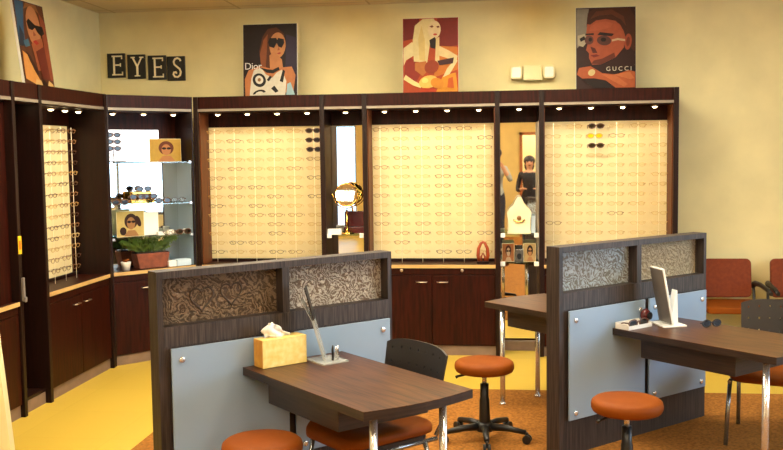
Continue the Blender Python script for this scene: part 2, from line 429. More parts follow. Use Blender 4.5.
# main run, bays A, B, C
XA0, XA1, XB0, XB1, XC0, XC1 = -2.675, -1.555, -1.187, -.057, .311, 1.408
bays = [
    ('A', XA0, XA1, 'wall board left of gold mirror', 'frames on the board beside the gold mirror', lambda r, c: (5, 5, 3+.25*r, .35*r+(2 if c in (0, 2, 4) and r > 6 else 0)),
     {(0, 5): 'sun', (1, 5): 'sun', (2, 5): 'sun'}, 'tall dark wood display cabinet with lit eyeglass board left of gold mirror', (217, 247, 276, 306)),
    ('B', XB0, XB1, 'middle wall board', 'frames on the middle wall board', lambda r, c: (5, 5, 3+.1*r, .3 if r < 8 else .8), {},
     'tall dark wood display cabinet with lit eyeglass board between two mirror strips', ()),
    ('C', XC0, XC1, 'rightmost wall board', 'frames on the rightmost wall board', lambda r, c: (5, 8, 1.6, .1+(1.0 if c == 0 and r > 6 else 0)),
     {(0, 2): 'sun', (1, 2): 'yellow', (2, 2): 'sun'}, 'tall dark wood display cabinet with lit board at right end of the row', ()),
]
for key, x0, x1, where, grp, pr_, spec, lab, _ in bays:
    root = thing('display_cabinet', lab, 'cabinet', (x0, D, 0), 0, 'eyeglass display cabinets')
    wdt = x1-x0; upright(root, 0)
    if key == 'C': upright(root, wdt)
    cl = [PW/2+c for c in cols_of(wdt-PW)]
    board_bay(root, PW/2, wdt-PW/2, cl)
    pucks(root, [wdt*(.14+.24*k) for k in range(4)])
    fill_board(root, cl, range(6), where, grp, pr_, spec)

def mirror_bay(name, label, loc, rot, wdt, shelves, zb=.10, pan='mirror', right=True):
    root = thing(name, label, 'cabinet', loc, rot, 'narrow mirror bays')
    upright(root, 0); x0, x1 = PW/2, wdt-PW/2
    shell(root, x0, x1)
    MB().box((x0, .30, .085), (x1, .32, 2.14)).build('back_panel', M['espresso'], root)
    if pan: MB().box((x0+.003, .29, zb), (x1-.003, .2995, 2.0)).build('mirror', M[pan], root)
    MB().box((x0, .24, 0), (x1, .29, .083)).build('toe_kick', M['kick'], root)
    for z in shelves:
        s_ = MB().box((x0+.001, .03, z-.008), (x1-.001, .288, z)).build('shelf', M['glass'], root)
        for cx in (x0+.022, x1-.022):
            MB().box((cx-.02, .022, z-.026), (cx+.02, .029, z+.014)).build('shelf_clip', M['white'], s_, bevel=.004)
    pucks(root, [wdt/2], e=5)
    return root
mirror_bay('mirror_cabinet', 'narrow mirror bay holding the round gold makeup mirror', (XA1, D, 0), 0, XB0-XA1, (1.045,))
m2 = mirror_bay('mirror_cabinet', 'narrow mirror bay with glass shelves reflecting two people', (XB1, D, 0), 0, XC0-XB1, (1.045, .80))
# polished side strips at the right edge of that bay
MB().box((XC0-XB1-.032, .03, .83), (XC0-XB1-.0205, .28, 2.0)).build('side_strip', M['trim'], m2)

# left run
LY0, LY1, LY2, LY3 = 4.75, 5.93, 6.30, 7.39
t = thing('tall_cabinet', 'plain dark wood cabinet bay at left end of the left wall', 'cabinet', (XL, LY0, 0), R(90), 'eyeglass display cabinets')
upright(t, 0); shell(t, PW/2, LY1-LY0-PW/2); base(t, PW/2, LY1-LY0-PW/2)
MB().box((PW/2, .05, .787), (LY1-LY0-PW/2, .32, 2.12)).build('back_panel', M['espresso'], t)
t = thing('narrow_cabinet', 'narrow dark wood bay on the left wall beside lit board', 'cabinet', (XL, LY1, 0), R(90), 'narrow mirror bays')
upright(t, 0); shell(t, PW/2, LY2-LY1-PW/2)
MB().box((PW/2, .28, .085), (LY2-LY1-PW/2, .32, 2.12)).build('back_panel', M['espresso'], t)
MB().box((PW/2, .03, 0), (LY2-LY1-PW/2, .06, .083)).build('toe_kick', M['kick'], t)
MB().box((PW/2, .03, .085), (LY2-LY1-PW/2, .27, .105)).build('bottom_board', M['espresso_d'], t)
pucks(t, [.19], e=3)
t = thing('display_cabinet', 'tall dark wood display cabinet with lit eyeglass board on left wall', 'cabinet', (XL, LY2, 0), R(90), 'eyeglass display cabinets')
wdt = LY3-LY2; upright(t, 0); upright(t, wdt)
cl = [.115+.18*k for k in range(5)]
board_bay(t, PW/2, wdt-PW/2, cl, .975, False, False); pucks(t, [.2, .43, .66, .89], e=4)
fill_board(t, cl[2:], (2, 3, 4), 'left side wall board', 'frames on the left wall board', lambda r, c: (3, 1, 4, 3))

# tag and strip on the post at the far left
tg = thing('price_tag', 'yellow and orange card stuck on the dark post at far left', 'tag', (XL+.014, LY1-.005, 1.17), R(90))
MB().box((-.02, -.004, -.06), (.02, 0, .06)).build('card', M['yellowtag'], tg)
MB().box((-.014, -.0055, -.03), (.012, -.004, .03)).build('print', M['orangetag'], tg)
hn = thing('phone_handset', 'grey handset hanging on dark post below the yellow card', 'handset', (XL+.014, LY1+.002, .87), R(90))
MB().box((-.012, -.02, -.08), (.012, 0, .08)).build('body', M['grey'], hn, bevel=.005)
MB().box((-.014, -.03, -.085), (.014, -.0202, -.05)).build('mouthpiece', M['grey'], hn, bevel=.004)

# corner case
DA = math.atan2(.591, .542)
dc = thing('corner_display_case', 'angled corner display case with glass shelves of sunglasses and a fern', 'cabinet', (XL, 7.43, 0), DA)
DL = .785
for x in (.006, DL-.006): MB().box((x-.006, 0, 0), (x+.006, .40, H)).build('side_panel', M['espresso_d'], dc)
shell(dc, .012, DL-.012, dep=.4)
base(dc, .012, DL-.012, drawers=False)
MB().box((.012, .302, .787), (DL-.012, .32, 2.14)).build('back_panel', M['espresso'], dc)
MB().box((.016, .292, .79), (DL-.016, .3015, 1.69)).build('mirror', M['mirror'], dc)
MB().box((DL-.0155, .03, .79), (DL-.0122, .2915, 1.69)).build('side_reflection', M['frost'], dc)  # bluish face painted in for the reflection of a side mirror
for z in (1.70, 1.345, 1.065):
    s_ = MB().box((.0125, .02, z-.008), (DL-.016, .29, z)).build('shelf', M['glass'], dc)
    for cx in (.03, DL-.03): MB().box((cx-.012, .014, z-.014), (cx+.012, .0195, z+.006)).build('shelf_clip', M['chrome'], s_)
MB().box((.014, .286, 1.705), (.60, .3015, 1.98)).build('light_panel', M['whitelit'], dc)
pucks(dc, [.11, .39, .67], e=4)
dm = Matrix.Translation(dc.location) @ Matrix.Rotation(DA, 4, 'Z')
def at_d(u, v, z): return tuple(dm @ Vector((u, v, z)))
# sunglasses in front of the white panel, on a little rod stand
st = thing('sunglass_stand', 'slim black stand holding sunglasses before the white lit panel', 'stand', at_d(.14, .2, 1.701), DA)
MB().box((-.09, -.03, 0), (.10, .03, .012)).build('base', M['black'], st)
MB().tube([(0, .004, .012), (0, .004, .255)], .0035, 8).build('rod', M['black'], st)
for i, (k, col) in enumerate([('sun', 'topmost'), ('sun', 'second from top'), ('sun', 'third from top'), ('brown', 'lowest')]):
    p = at_d(.14, .197, 1.935-.057*i)
    put_glasses(k, p, DA, '%s glasses, %s on the slim stand in the corner case' % ('black' if k == 'sun' else 'reddish brown', col), 'glasses on the slim stand', 'sunglasses' if k == 'sun' else 'eyeglasses')

def portrait_card(name, label, loc, rot, w, h, bg, skin, hair, extra=(), tilt=0, group=None):
    t = thing(name, label, 'picture card', loc, rot, group)
    mb = MB().box((-w/2, 0, 0), (w/2, .006, h))
    L = [(bg, [(-w/2+.003, .003), (w/2-.003, .003), (w/2-.003, h-.003), (-w/2+.003, h-.003)]),
         (hair, ell(.02*w, .60*h, .24*w, .30*h)), (skin, ell(.02*w, .52*h, .15*w, .24*h)), (skin, [(-.25*w, .0+.004), (.3*w, .004), (.16*w, .25*h), (-.1*w, .25*h)]),
         ((40, 24, 18), ell(-.05*w, .58*h, .07*w, .05*h)), ((40, 24, 18), ell(.1*w, .58*h, .07*w, .05*h))]+list(extra)
    mats = [M['ivory']]
    for i, (c, poly) in enumerate(L):
        mats.append(flat(c)); mb.prism(poly, -.0008*(i+1), -.0008*i, 'y', mi=i+1)
    mb.xf(Matrix.Rotation(R(-tilt), 4, 'X'))
    o = mb.build('card', mats, t)
    MB().box((-w*.3, .004, 0), (w*.3, .05, .004)).build('easel_foot', M['acryl'], t)
    return t
portrait_card('picture_card', 'amber portrait card standing on top glass shelf of the corner case', at_d(.60, .16, 1.701), DA, .30, .20, (222, 176, 74), (214, 140, 84), (120, 60, 30))
portrait_card('picture_card', 'cream and yellow photo card on lower shelf of the corner case', at_d(.245, .15, 1.066), DA, .25, .22, (244, 214, 130), (196, 140, 84), (70, 40, 24), extra=[((60, 34, 22), ell(-.07, .05, .03, .035)), ((60, 30, 24), ell(.07, .13, .022, .05, 20))])
pk = thing('white_card', 'blank white grey card beside the yellow photo card', 'card', at_d(.44, .17, 1.066), DA)
MB().box((-.075, 0, 0), (.075, .008, .20)).build('card', M['white'], pk)
MB().box((-.05, .008, 0), (.05, .05, .005)).build('easel_foot', M['acryl'], pk)
# sunglasses along the shelves
sh = [(.12, 1.345, 'sun', 'black sunglasses at left end of the middle glass shelf', .0), (.27, 1.345, 'brown', 'brown glasses second along the middle glass shelf', .01),
      (.51, 1.345, 'sun', 'black sunglasses in center of the middle glass shelf', 0), (.66, 1.345, 'dark', 'dark brown glasses toward right of the middle glass shelf', .01),
      (.575, 1.065, 'dark', 'dark glasses on the lower glass shelf before the white blocks', 0), (.70, 1.065, 'sun', 'black sunglasses at right end of lower glass shelf', 0)]
for u, z, k, lab, dv in sh:
    o = put_glasses(k, at_d(u, .06+dv, z+.0245), DA, lab+' in corner case', 'glasses on the glass shelves', 'sunglasses' if k == 'sun' else 'eyeglasses')
    o.scale = (1.12, 1.0, 1.12)
# gold sunglass riser on the middle shelf
ri = thing('eyewear_riser', 'gold stepped riser with two raised steps on the middle corner shelf', 'riser', at_d(.37, .19, 1.346), DA)
MB().box((-.11, -.04, 0), (.11, .04, .035)).build('lower_step', M['gold'], ri, bevel=.004)
MB().box((-.08, .0, .0352), (.10, .04, .10)).build('upper_step', M['gold'], ri, bevel=.004)
for u, z, v, lab in ((-.05, .0352, -.035, 'black sunglasses on lower step of the gold riser'), (.03, .1002, .004, 'black sunglasses on upper step of the gold riser'), (.065, .0352, -.035, 'second black sunglasses on lower step of the gold riser')):
    o = put_glasses('sun', at_d(.37+u, .19+v, 1.346+z+.024), DA, lab, 'sunglasses on the gold riser', 'sunglasses'); o.scale = (1.1, .3, 1.1)
for i in range(4):
    b = MB().box((-.033, -.02, 0), (.033, .02, .03+.012*(i % 2))).build('display_block', M['white'], None, bevel=.003, loc=at_d(.50+.085*i, .10, 1.066), rot=DA)
    tag(b, ['white display block first from left', 'taller white display block second from left', 'white display block third from left', 'taller white display block at right end'][i]+' on lower corner shelf', 'display block', 'white blocks on lower corner shelf')
# fern in planter
fp = thing('potted_fern', 'bushy green fern in a terracotta box planter in the corner case', 'plant', at_d(.41, .13, .788), DA)
MB().prism([(-.13, .0), (.13, .0), (.155, .13), (-.155, .13)], -.06, .06, 'y').build('planter', M['basket'], fp, bevel=.005)
MB().box((-.145, -.055, .1302), (.145, .055, .138)).build('soil', M['espresso_d'], fp)
lf = MB(); rn = random.Random(3)
for i in range(130):
    a = rn.uniform(0, 2*math.pi); ln = rn.uniform(.13, .30); x0, y0 = rn.uniform(-.12, .12), rn.uniform(-.04, .04)
    dx = math.cos(a)*.55+x0*2.2; dy = math.sin(a)*.16-.05
    dx = max(-1, min(1, dx)); up_ = rn.uniform(.35, .8)
    pts = []
    for k in range(5):
        s_ = k/4; px_ = x0+dx*ln*s_; py_ = max(-.115, min(.14, y0+dy*ln*s_*1.6)); pz = .138+up_*ln*s_*(1.6-.95*s_)
        pts.append(Vector((max(-.34, min(.30, px_)), py_, min(pz, .265))))
    wd = rn.uniform(.007, .013)
    for k in range(4):
        n_ = Vector((-(pts[k+1]-pts[k]).y, (pts[k+1]-pts[k]).x, .2)).normalized()
        wa, wb = wd*math.sin(math.pi*(k+.35)/4.6), wd*math.sin(math.pi*min(1, (k+1.35)/4.6))+.0008
        lf.add([pts[k]-n_*wa, pts[k]+n_*wa, pts[k+1]+n_*wb, pts[k+1]-n_*wb], [(0, 1, 2, 3)])
        if k:
            for sg in (-1, 1):
                q = pts[k]; tip = q+n_*sg*.024+Vector((0, 0, -.004))+(pts[k+1]-q)*.5
                lf.add([q, q+(pts[k+1]-q)*.45, tip], [(0, 1, 2)])
lf.build('fronds', M['leaf'], fp, weld=False)
wp = thing('small_pot', 'small white pot with orange flowers left of the fern', 'plant pot', at_d(.155, .07, .788), DA)
MB().lathe([(.03, 0), (.042, .065), (.044, .075), (.036, .075), (.033, .06)], n=20).build('pot', M['white'], wp)
fl = MB()
for i in range(9):
    a = i*2.4; r_ = .009*math.sqrt(i)
    fl.ball((r_*math.cos(a), r_*math.sin(a), .082+.004*(i % 3)), .011, n=8, h=5)
fl.build('flowers', M['orange'], wp)
for i, (u, wd, mtn, lab) in enumerate([(.575, .07, 'white', 'small white carton right of the fern planter'), (.687, .135, 'paleblue', 'flat pale blue box at right end below the corner shelves')]):
    b = MB().box((-wd/2, -.05, 0), (wd/2, .05, .05 if i == 0 else .055)).build('carton', M[mtn], None, bevel=.003, loc=at_d(u, .09, .788), rot=DA); tag(b, lab, 'box')

# ---------------------------------------------------------------- things in the mirror bays
ZS = 1.046
mm = thing('makeup_mirror', 'round gold makeup mirror on a pedestal in the narrow mirror bay', 'mirror', (-1.375, D+.13, ZS), 0)
MB().lathe([(.062, 0), (.064, .008), (.05, .018), (.02, .028), (.010, .045), (.012, .09), (.016, .10), (.010, .11), (.009, .215)], n=28).build('pedestal', M['gold'], mm)
tilt = Matrix.Translation((0, 0, .345)) @ Matrix.Rotation(R(6), 4, 'Z') @ Matrix.Rotation(R(-8.5), 4, 'X')
MB().tube([(.118*math.cos(R(a)), .0, .345+.118*math.sin(R(a))) for a in range(180, 361, 12)], .0045, 8).build('yoke', M['gold'], mm)
ring = MB().tube([(.098*math.cos(R(a)), 0, .098*math.sin(R(a))) for a in range(0, 360, 10)], .007, 8, closed=True).xf(tilt).build('rim', M['gold'], mm)
MB().prism(ell(0, 0, .097, .097, n=36), -.004, .004, 'y').xf(tilt).build('mirror_glass', M['mirror'], mm)
MB().ball((.125, 0, .345), .013).ball((-.125, 0, .345), .013).build('knob', M['gold'], mm)
b = MB().box((-.06, -.03, 0), (.06, .03, .05)).build('white_box', M['white'], None, bevel=.004, loc=(-1.475, D+.075, ZS)); tag(b, 'small bright white box left of the round gold mirror', 'box')
jb = thing('jewelry_box', 'dark red open case behind the round gold mirror pedestal', 'case', (-1.315, D+.235, ZS))
MB().box((-.10, -.03, 0), (.085, .03, .055)).build('case', M['redorn'], jb, bevel=.004)
MB().box((-.10, .012, .0552), (.085, .03, .19)).build('lid', M['redorn'], jb, bevel=.004)
# bay with shelves: peaked sign, card, portraits
sg = thing('peaked_sign', 'cream peaked-top display stand on the upper glass shelf', 'display stand', (.125, D+.14, ZS))
MB().prism([(-.095, 0), (.095, 0), (.098, .12), (.104, .18), (.088, .21), (.05, .245), (.03, .29), (.014, .315), (-.014, .315), (-.03, .29), (-.05, .245), (-.088, .21), (-.104, .18), (-.098, .12)], -.02, .02, 'y').build('body', M['ivory'], sg, bevel=.004)
MB().tube([(-.05, -.026, .12), (-.02, -.03, .10), (.02, -.03, .10), (.05, -.026, .12)], .006, 8).build('rod_bar', M['gold'], sg)
MB().ball((.0, -.028, .135), .02, (1, .5, 1)).build('ornament', M['wire_brown'], sg)
MB().box((-.1, -.045, 0), (.1, -.0205, .022)).build('front_lip', M['ivory'], sg)
cd = MB().box((-.018, -.01, 0), (.018, .01, .15)).build('blue_card', M['paleblue'], None, bevel=.002, loc=(.247, D+.17, ZS)); tag(cd, 'narrow pale blue card standing right of the peaked cream stand', 'card')
portrait_card('picture_card', 'portrait card on lower glass shelf left of the grey frame', (.03, D+.13, .801), 0, .105, .16, (196, 120, 70), (232, 190, 150), (80, 34, 22), group='portrait cards below peaked stand')
portrait_card('picture_card', 'portrait card on lower glass shelf right of the grey frame', (.215, D+.13, .801), 0, .105, .16, (226, 186, 130), (214, 150, 100), (44, 24, 20), group='portrait cards below peaked stand')
gf = thing('photo_frame', 'small grey frame between two portrait cards on lower glass shelf', 'frame', (.125, D+.10, .801))
MB().box((-.035, 0, 0), (.035, .012, .11)).build('frame', M['greytube'], gf, bevel=.002)
MB().prism(ell(0, .05, .02, .026), -.003, 0, 'y').build('picture', M['black'], gf)

# carved figure on the middle ledge
cf = thing('carved_arch', 'orange brown carved wooden arch ornament on ledge of the middle cabinet', 'ornament', (-.185, D+.10, .788))
MB().box((-.05, -.03, 0), (.05, .03, .02)).build('base', M['espresso_d'], cf, bevel=.003)
MB().tube([(-.034, 0, .02), (-.042, 0, .07), (-.038, 0, .13), (-.016, 0, .178), (0, 0, .186), (.016, 0, .178), (.038, 0, .13), (.042, 0, .07), (.034, 0, .02)], [.014, .016, .015, .012, .011, .012, .015, .016, .014], 10).build('arch', M['woodfig'], cf)
MB().tube([(-.012, 0, .02), (-.016, 0, .06), (0, 0, .09), (.016, 0, .06), (.012, 0, .02)], .008, 8).build('inner_loop', M['woodfig'], cf)

# ---------------------------------------------------------------- wall letters
S_pts = [(.036, .066), (.028, .085), (.006, .094), (-.018, .086), (-.03, .062), (-.024, .036), (.0, .015), (.026, -.006), (.036, -.034), (.028, -.064), (.004, -.08), (-.022, -.076), (-.036, -.056), (-.03, -.036), (-.012, -.034), (-.006, -.048)]
glyph = {
    'E': [([(-.03, -.085), (-.03, .085)], .017), ([(-.05, .085), (.046, .085)], .013), ([(-.03, .004), (.032, .004)], .013), ([(-.05, -.085), (.05, -.085)], .013), ([(.046, .092), (.046, .058)], .010), ([(.05, -.092), (.05, -.058)], .010), ([(.032, .02), (.032, -.012)], .009)],
    'Y': [([(0, -.08), (0, .004)], .019), ([(0, .0), (-.042, .082)], .016), ([(0, .0), (.042, .082)], .012), ([(-.062, .085), (-.022, .085)], .011), ([(.022, .085), (.062, .085)], .011), ([(-.026, -.085), (.026, -.085)], .011)],
    'S': [(S_pts, .017)],
}
for i, (ch, x, z, lab) in enumerate([('E', -3.600, 2.600, 'black square wall tile reading E, nearest the corner'), ('Y', -3.405, 2.585, 'black square wall tile reading Y'), ('E', -3.205, 2.572, 'black square wall tile reading E, between Y and S'), ('S', -3.022, 2.560, 'black square wall tile reading S')]):
    t = thing('letter_tile', lab, 'sign', (x, RY-.0005, z), 0, 'wall tiles spelling EYES')
    MB().box((-.086, -.022, -.112), (.086, 0, .112)).build('tile', M['black'], t, bevel=.002)
    mb = MB()
    for j, (pts, wd) in enumerate(glyph[ch]):
        for q in ribbon(pts, wd): mb.prism(q, -.028-.0002*j, -.0222, 'y')
    mb.xf(Matrix.Translation((.012, 0, 0))).build('letter', M['ivory'], t, weld=False)

# emergency light
t = thing('emergency_light', 'cream two-headed emergency light on the rear wall', 'light', (.252, RY-.001, 2.44))
MB().box((-.085, -.07, -.068), (.085, 0, .068)).build('body', M['cream'], t, bevel=.012)
for s_ in (-1, 1):
    h_ = MB().prism(rrect(-.05, -.058, .05, .058, .022), 0, .07, 'z').xf(Matrix.Translation((s_*.142, -.03, .004)) @ Matrix.Rotation(R(90), 4, 'X')).build('lamp_head', M['cream'], t, bevel=.008)
    MB().prism(rrect(s_*.142-.038, -.04, s_*.142+.038, .048, .015), -.1035, -.1002, 'y').build('lens', M['white'], h_)
    MB().tube([(s_*.08, -.03, 0), (s_*.11, -.03, 0)], .014, 8).build('neck', M['cream'], t)

# ---------------------------------------------------------------- posters
def poster(label, loc, rot, w, h, layers, lean, texts=(), edge=None, group=None):
    t = thing('poster', label, 'poster', loc, rot, group)
    mx = Matrix.Rotation(R(-lean), 4, 'X')
    mb = MB().box((-w/2, 0, 0), (w/2, .02, h)); mats = [edge or M['white']]
    for i, (c, poly) in enumerate(layers):
        mats.append(flat(c)); mb.prism([((x-.5)*w, y*h) for x, y in poly], -.0006*(i+1), -.0006*i if i else 0, 'y', mi=i+1)
    n = len(layers)
    mb.xf(mx).build('picture_board', mats, t, weld=False)
    for j, (s_, x, y, sz, c, sp) in enumerate(texts):
        vs, fs = text_polys(s_, sz*h, sp)
        tm = MB().add([((x-.5)*w+v[0], -.0006*(n+2), y*h+v[1]) for v in vs], fs)
        tm.xf(mx).build('lettering', flat(c), t, weld=False)
    return t
FULL = [(.0, .0), (1, .0), (1, 1), (.0, 1)]
IN = [(.002, .002), (.998, .002), (.998, .998), (.002, .998)]
# sunglasses woman in patterned dress
A_ = [((34, 18, 18), IN), ((48, 34, 58), [(.78, .3), (.988, .22), (.988, .8), (.8, .85)]),
      ((92, 44, 20), [(.36, .38), (.30, .62), (.36, .82), (.46, .93), (.62, .95), (.76, .86), (.76, .72), (.60, .55), (.52, .35)]),
      ((150, 82, 40), [(.34, .36), (.31, .58), (.38, .78), (.46, .86), (.44, .62), (.42, .4)]),
      ((222, 150, 92), ell(.64, .70, .15, .18, -6)), ((214, 142, 86), [(.5, .34), (.49, .56), (.58, .62), (.72, .5), (.74, .38)]),
      ((206, 128, 74), [(.04, .0), (.03, .24), (.10, .36), (.30, .42), (.5, .38), (.9, .40), (.97, .28), (.93, .05)]),
      ((236, 228, 206), [(.12, .008), (.15, .24), (.2, .36), (.34, .39), (.42, .30), (.54, .25), (.62, .32), (.72, .36), (.80, .2), (.78, .008)]),
      ((26, 18, 18), [(.30, .40), (.44, .32), (.56, .31), (.68, .36), (.66, .40), (.55, .36), (.44, .37)]),
      ((28, 22, 22), ell(.30, .22, .125, .095, -10)), ((240, 232, 214), ell(.30, .225, .075, .058, -10)), ((150, 110, 60), ell(.30, .225, .03, .025)),
      ((28, 22, 22), ell(.30, .035, .12, .05, 8, a0=0, a1=180)), ((240, 232, 214), ell(.30, .035, .07, .026, 8, a0=0, a1=180)),
      ((28, 22, 22), [(.68, .20), (.74, .36), (.78, .34), (.74, .18)]), ((28, 22, 22), [(.52, .10), (.60, .04), (.66, .06), (.58, .14)]), ((40, 30, 26), [(.44, .22), (.5, .28), (.54, .26), (.48, .2)]),
      ((172, 208, 216), [(.80, .008), (.82, .16), (.88, .18), (.96, .008)]),
      ((20, 12, 14), [(.47, .74), (.50, .80), (.62, .80), (.64, .77), (.66, .80), (.76, .78), (.77, .73), (.72, .66), (.66, .68), (.63, .73), (.58, .66), (.5, .68)]),
      ((178, 70, 60), [(.63, .585), (.68, .60), (.72, .59), (.67, .57)]), ((180, 104, 64), [(.665, .68), (.69, .63), (.64, .625)])]
poster('tall poster of a woman in dark sunglasses and white patterned dress', (-2.02, D+.06, H+.001), 0, .48, .625, A_, 4, [('Dior', .03, .37, .135, (244, 240, 236), .95)])
# blonde figure on red ground
B_ = [((186, 70, 22), IN), ((120, 26, 20), [(.012, .70), (.30, .74), (.30, .992), (.012, .992)]), ((126, 30, 16), [(.66, .60), (.988, .62), (.988, .992), (.62, .992)]), ((214, 120, 34), [(.55, .2), (.988, .3), (.988, .6), (.68, .62)]),
      ((232, 150, 30), [(.6, .008), (.988, .008), (.95, .26), (.72, .22)]), ((150, 40, 20), [(.02, .18), (.24, .14), (.36, .30), (.14, .48), (.04, .4)]),
      ((240, 218, 160), [(.012, .60), (.16, .68), (.26, .66), (.20, .5), (.06, .44), (.012, .36)]), ((240, 212, 150), [(.66, .62), (.82, .56), (.988, .48), (.96, .40), (.78, .46), (.62, .50)]), ((240, 220, 160), [(.72, .20), (.84, .24), (.988, .42), (.94, .44), (.80, .32)]),
      ((236, 214, 150), [(.20, .42), (.18, .70), (.22, .90), (.36, .985), (.56, .99), (.62, .90), (.62, .78), (.5, .70), (.44, .40)]), ((226, 196, 120), [(.30, .44), (.28, .72), (.34, .9), (.40, .7), (.40, .42)]),
      ((242, 214, 164), ell(.57, .84, .115, .12, -8)), ((120, 60, 30), [(.48, .88), (.53, .90), (.56, .88), (.53, .865)]), ((120, 60, 30), [(.60, .88), (.65, .89), (.67, .87), (.63, .86)]), ((200, 70, 50), ell(.585, .775, .035, .014)),
      ((34, 16, 14), [(.48, .70), (.58, .74), (.62, .66), (.58, .58), (.50, .60)]), ((236, 206, 140), [(.60, .72), (.66, .74), (.66, .40), (.58, .38)]),
      ((196, 116, 50), [(.22, .40), (.42, .42), (.46, .30), (.36, .22), (.22, .30)]), ((160, 60, 24), ell(.52, .34, .13, .09, 10)), ((70, 30, 30), [(.62, .42), (.92, .46), (.9, .38), (.66, .36)]),
      ((246, 224, 150), [(.012, .18), (.18, .10), (.32, .06), (.34, .10), (.2, .16), (.05, .24)]), ((244, 196, 90), ell(.46, .14, .17, .085, 8)), ((224, 140, 30), ell(.62, .12, .12, .07, -10)), ((250, 222, 120), ell(.4, .16, .06, .035)), ((200, 60, 16), [(.3, .008), (.6, .008), (.58, .05), (.36, .06)]), ((210, 90, 20), [(.8, .06), (.92, .05), (.9, .2), (.82, .18)])]
poster('tall poster of a blonde woman on a red orange ground', (-.62, D+.06, H+.001), 0, .475, .635, B_, 4)
# face with spectacles
C_ = [((52, 24, 18), IN), ((146, 136, 118), [(.012, .5), (.012, .985), (.22, .985), (.18, .8), (.2, .62)]), ((196, 182, 150), [(.03, .54), (.03, .66), (.15, .68), (.19, .58), (.12, .52)]),
            ((180, 86, 52), [(.20, .86), (.17, .66), (.2, .56), (.17, .48), (.22, .44), (.22, .38), (.27, .30), (.42, .30), (.66, .38), (.80, .5), (.84, .7), (.80, .84), (.6, .92), (.36, .93)]),
      ((74, 36, 22), [(.18, .80), (.2, .93), (.3, .985), (.6, .997), (.9, .99), (.998, .85), (.998, .45), (.93, .48), (.90, .66), (.83, .62), (.80, .70), (.74, .78), (.66, .83), (.50, .855), (.34, .84), (.24, .79)]), ((104, 54, 32), [(.24, .86), (.34, .95), (.6, .97), (.8, .88), (.84, .76), (.76, .84), (.6, .91), (.4, .90)]), ((190, 96, 58), [(.25, .77), (.23, .71), (.4, .72), (.58, .75), (.62, .80), (.5, .825), (.34, .81)]), ((168, 76, 46), ell(.87, .57, .06, .1, -10)), ((120, 50, 32), ell(.87, .57, .03, .06, -10)),
      ((92, 36, 26), [(.24, .52), (.32, .5), (.36, .44), (.28, .44)]), ((124, 40, 34), [(.24, .415), (.34, .425), (.4, .405), (.3, .385)]), ((110, 48, 30), [(.26, .31), (.42, .30), (.66, .38), (.64, .44), (.44, .37), (.3, .35)]),
      ((54, 30, 26), [(.16, .66), (.30, .66), (.30, .685), (.16, .68)]), ((40, 22, 20), [(.36, .66), (.60, .64), (.64, .67), (.40, .695)]), ((104, 60, 48), ell(.22, .60, .075, .055)), ((96, 54, 44), ell(.47, .59, .12, .06, -4)), ((30, 18, 16), ell(.24, .605, .03, .025)), ((30, 18, 16), ell(.46, .60, .045, .026)),
      ((214, 180, 140), [(.60, .60), (.70, .615), (.82, .60), (.82, .575), (.70, .59), (.60, .575)]), ((20, 14, 14), [(.06, .62), (.14, .65), (.16, .61), (.08, .58)]),
      ((186, 92, 48), [(.012, .18), (.05, .26), (.24, .28), (.44, .19), (.66, .17), (.88, .22), (.985, .2), (.985, .008), (.66, .008), (.5, .1), (.3, .13), (.1, .13)]),
      ((204, 112, 62), [(.42, .18), (.66, .16), (.86, .05), (.8, .02), (.62, .09)]), ((206, 116, 64), [(.62, .17), (.9, .2), (.97, .12), (.9, .11)]), ((226, 204, 140), ell(.26, .2, .06, .04, 10)), ((34, 18, 16), [(.1, .12), (.3, .12), (.5, .09), (.66, .008), (.3, .008)]),
      ((30, 16, 14), [(.62, .2), (.985, .27), (.985, .215), (.88, .225), (.68, .19)])]
poster('tall poster of a face in rectangular spectacles above rightmost cabinet', (.845, D+.06, H+.001), 0, .49, .68, C_, 4, [('GUCCI', .50, .215, .075, (236, 224, 200), 1.5)])
# sunglasses woman, on the left wall
L_ = [((96, 52, 30), IN), ((54, 92, 124), [(.012, .5), (.06, .985), (.34, .985), (.24, .7), (.2, .48)]), ((36, 46, 62), [(.012, .46), (.1, .7), (.2, .6), (.16, .46)]), ((70, 110, 130), [(.16, .52), (.32, .56), (.36, .48), (.2, .45)]),
      ((150, 96, 52), [(.30, .9), (.4, .985), (.75, .985), (.9, .8), (.8, .9), (.5, .95)]), ((196, 126, 80), ell(.56, .72, .23, .24, -8)), ((170, 92, 56), [(.40, .5), (.56, .56), (.80, .6), (.78, .2), (.5, .2)]), ((150, 74, 46), [(.80, .9), (.985, .8), (.985, .1), (.86, .1), (.82, .5)]),
      ((24, 18, 20), [(.34, .76), (.42, .80), (.58, .75), (.62, .74), (.86, .74), (.9, .66), (.78, .62), (.66, .66), (.6, .71), (.5, .67), (.38, .68)]), ((178, 44, 36), [(.46, .54), (.56, .56), (.66, .53), (.56, .50)]), ((150, 78, 48), [(.52, .66), (.6, .62), (.5, .6)]),
      ((226, 150, 74), [(.03, .08), (.05, .4), (.2, .36), (.34, .2), (.5, .08), (.4, .02)]), ((60, 30, 22), [(.16, .4), (.28, .36), (.5, .16), (.42, .14), (.26, .28)]), ((110, 40, 26), [(.5, .42), (.8, .5), (.86, .1), (.6, .1)]),
      ((226, 176, 110), [(.3, .01), (.36, .09), (.52, .08), (.56, .01)]), ((40, 16, 12), [(.56, .008), (.6, .1), (.7, .06), (.72, .008)]), ((230, 180, 110), [(.72, .01), (.78, .09), (.92, .05), (.94, .01)])]
poster('tall leaning poster of a face in sunglasses on the left wall cabinet', (XL-.12, 6.57, H+.001), R(90), .44, .62, L_, 7)

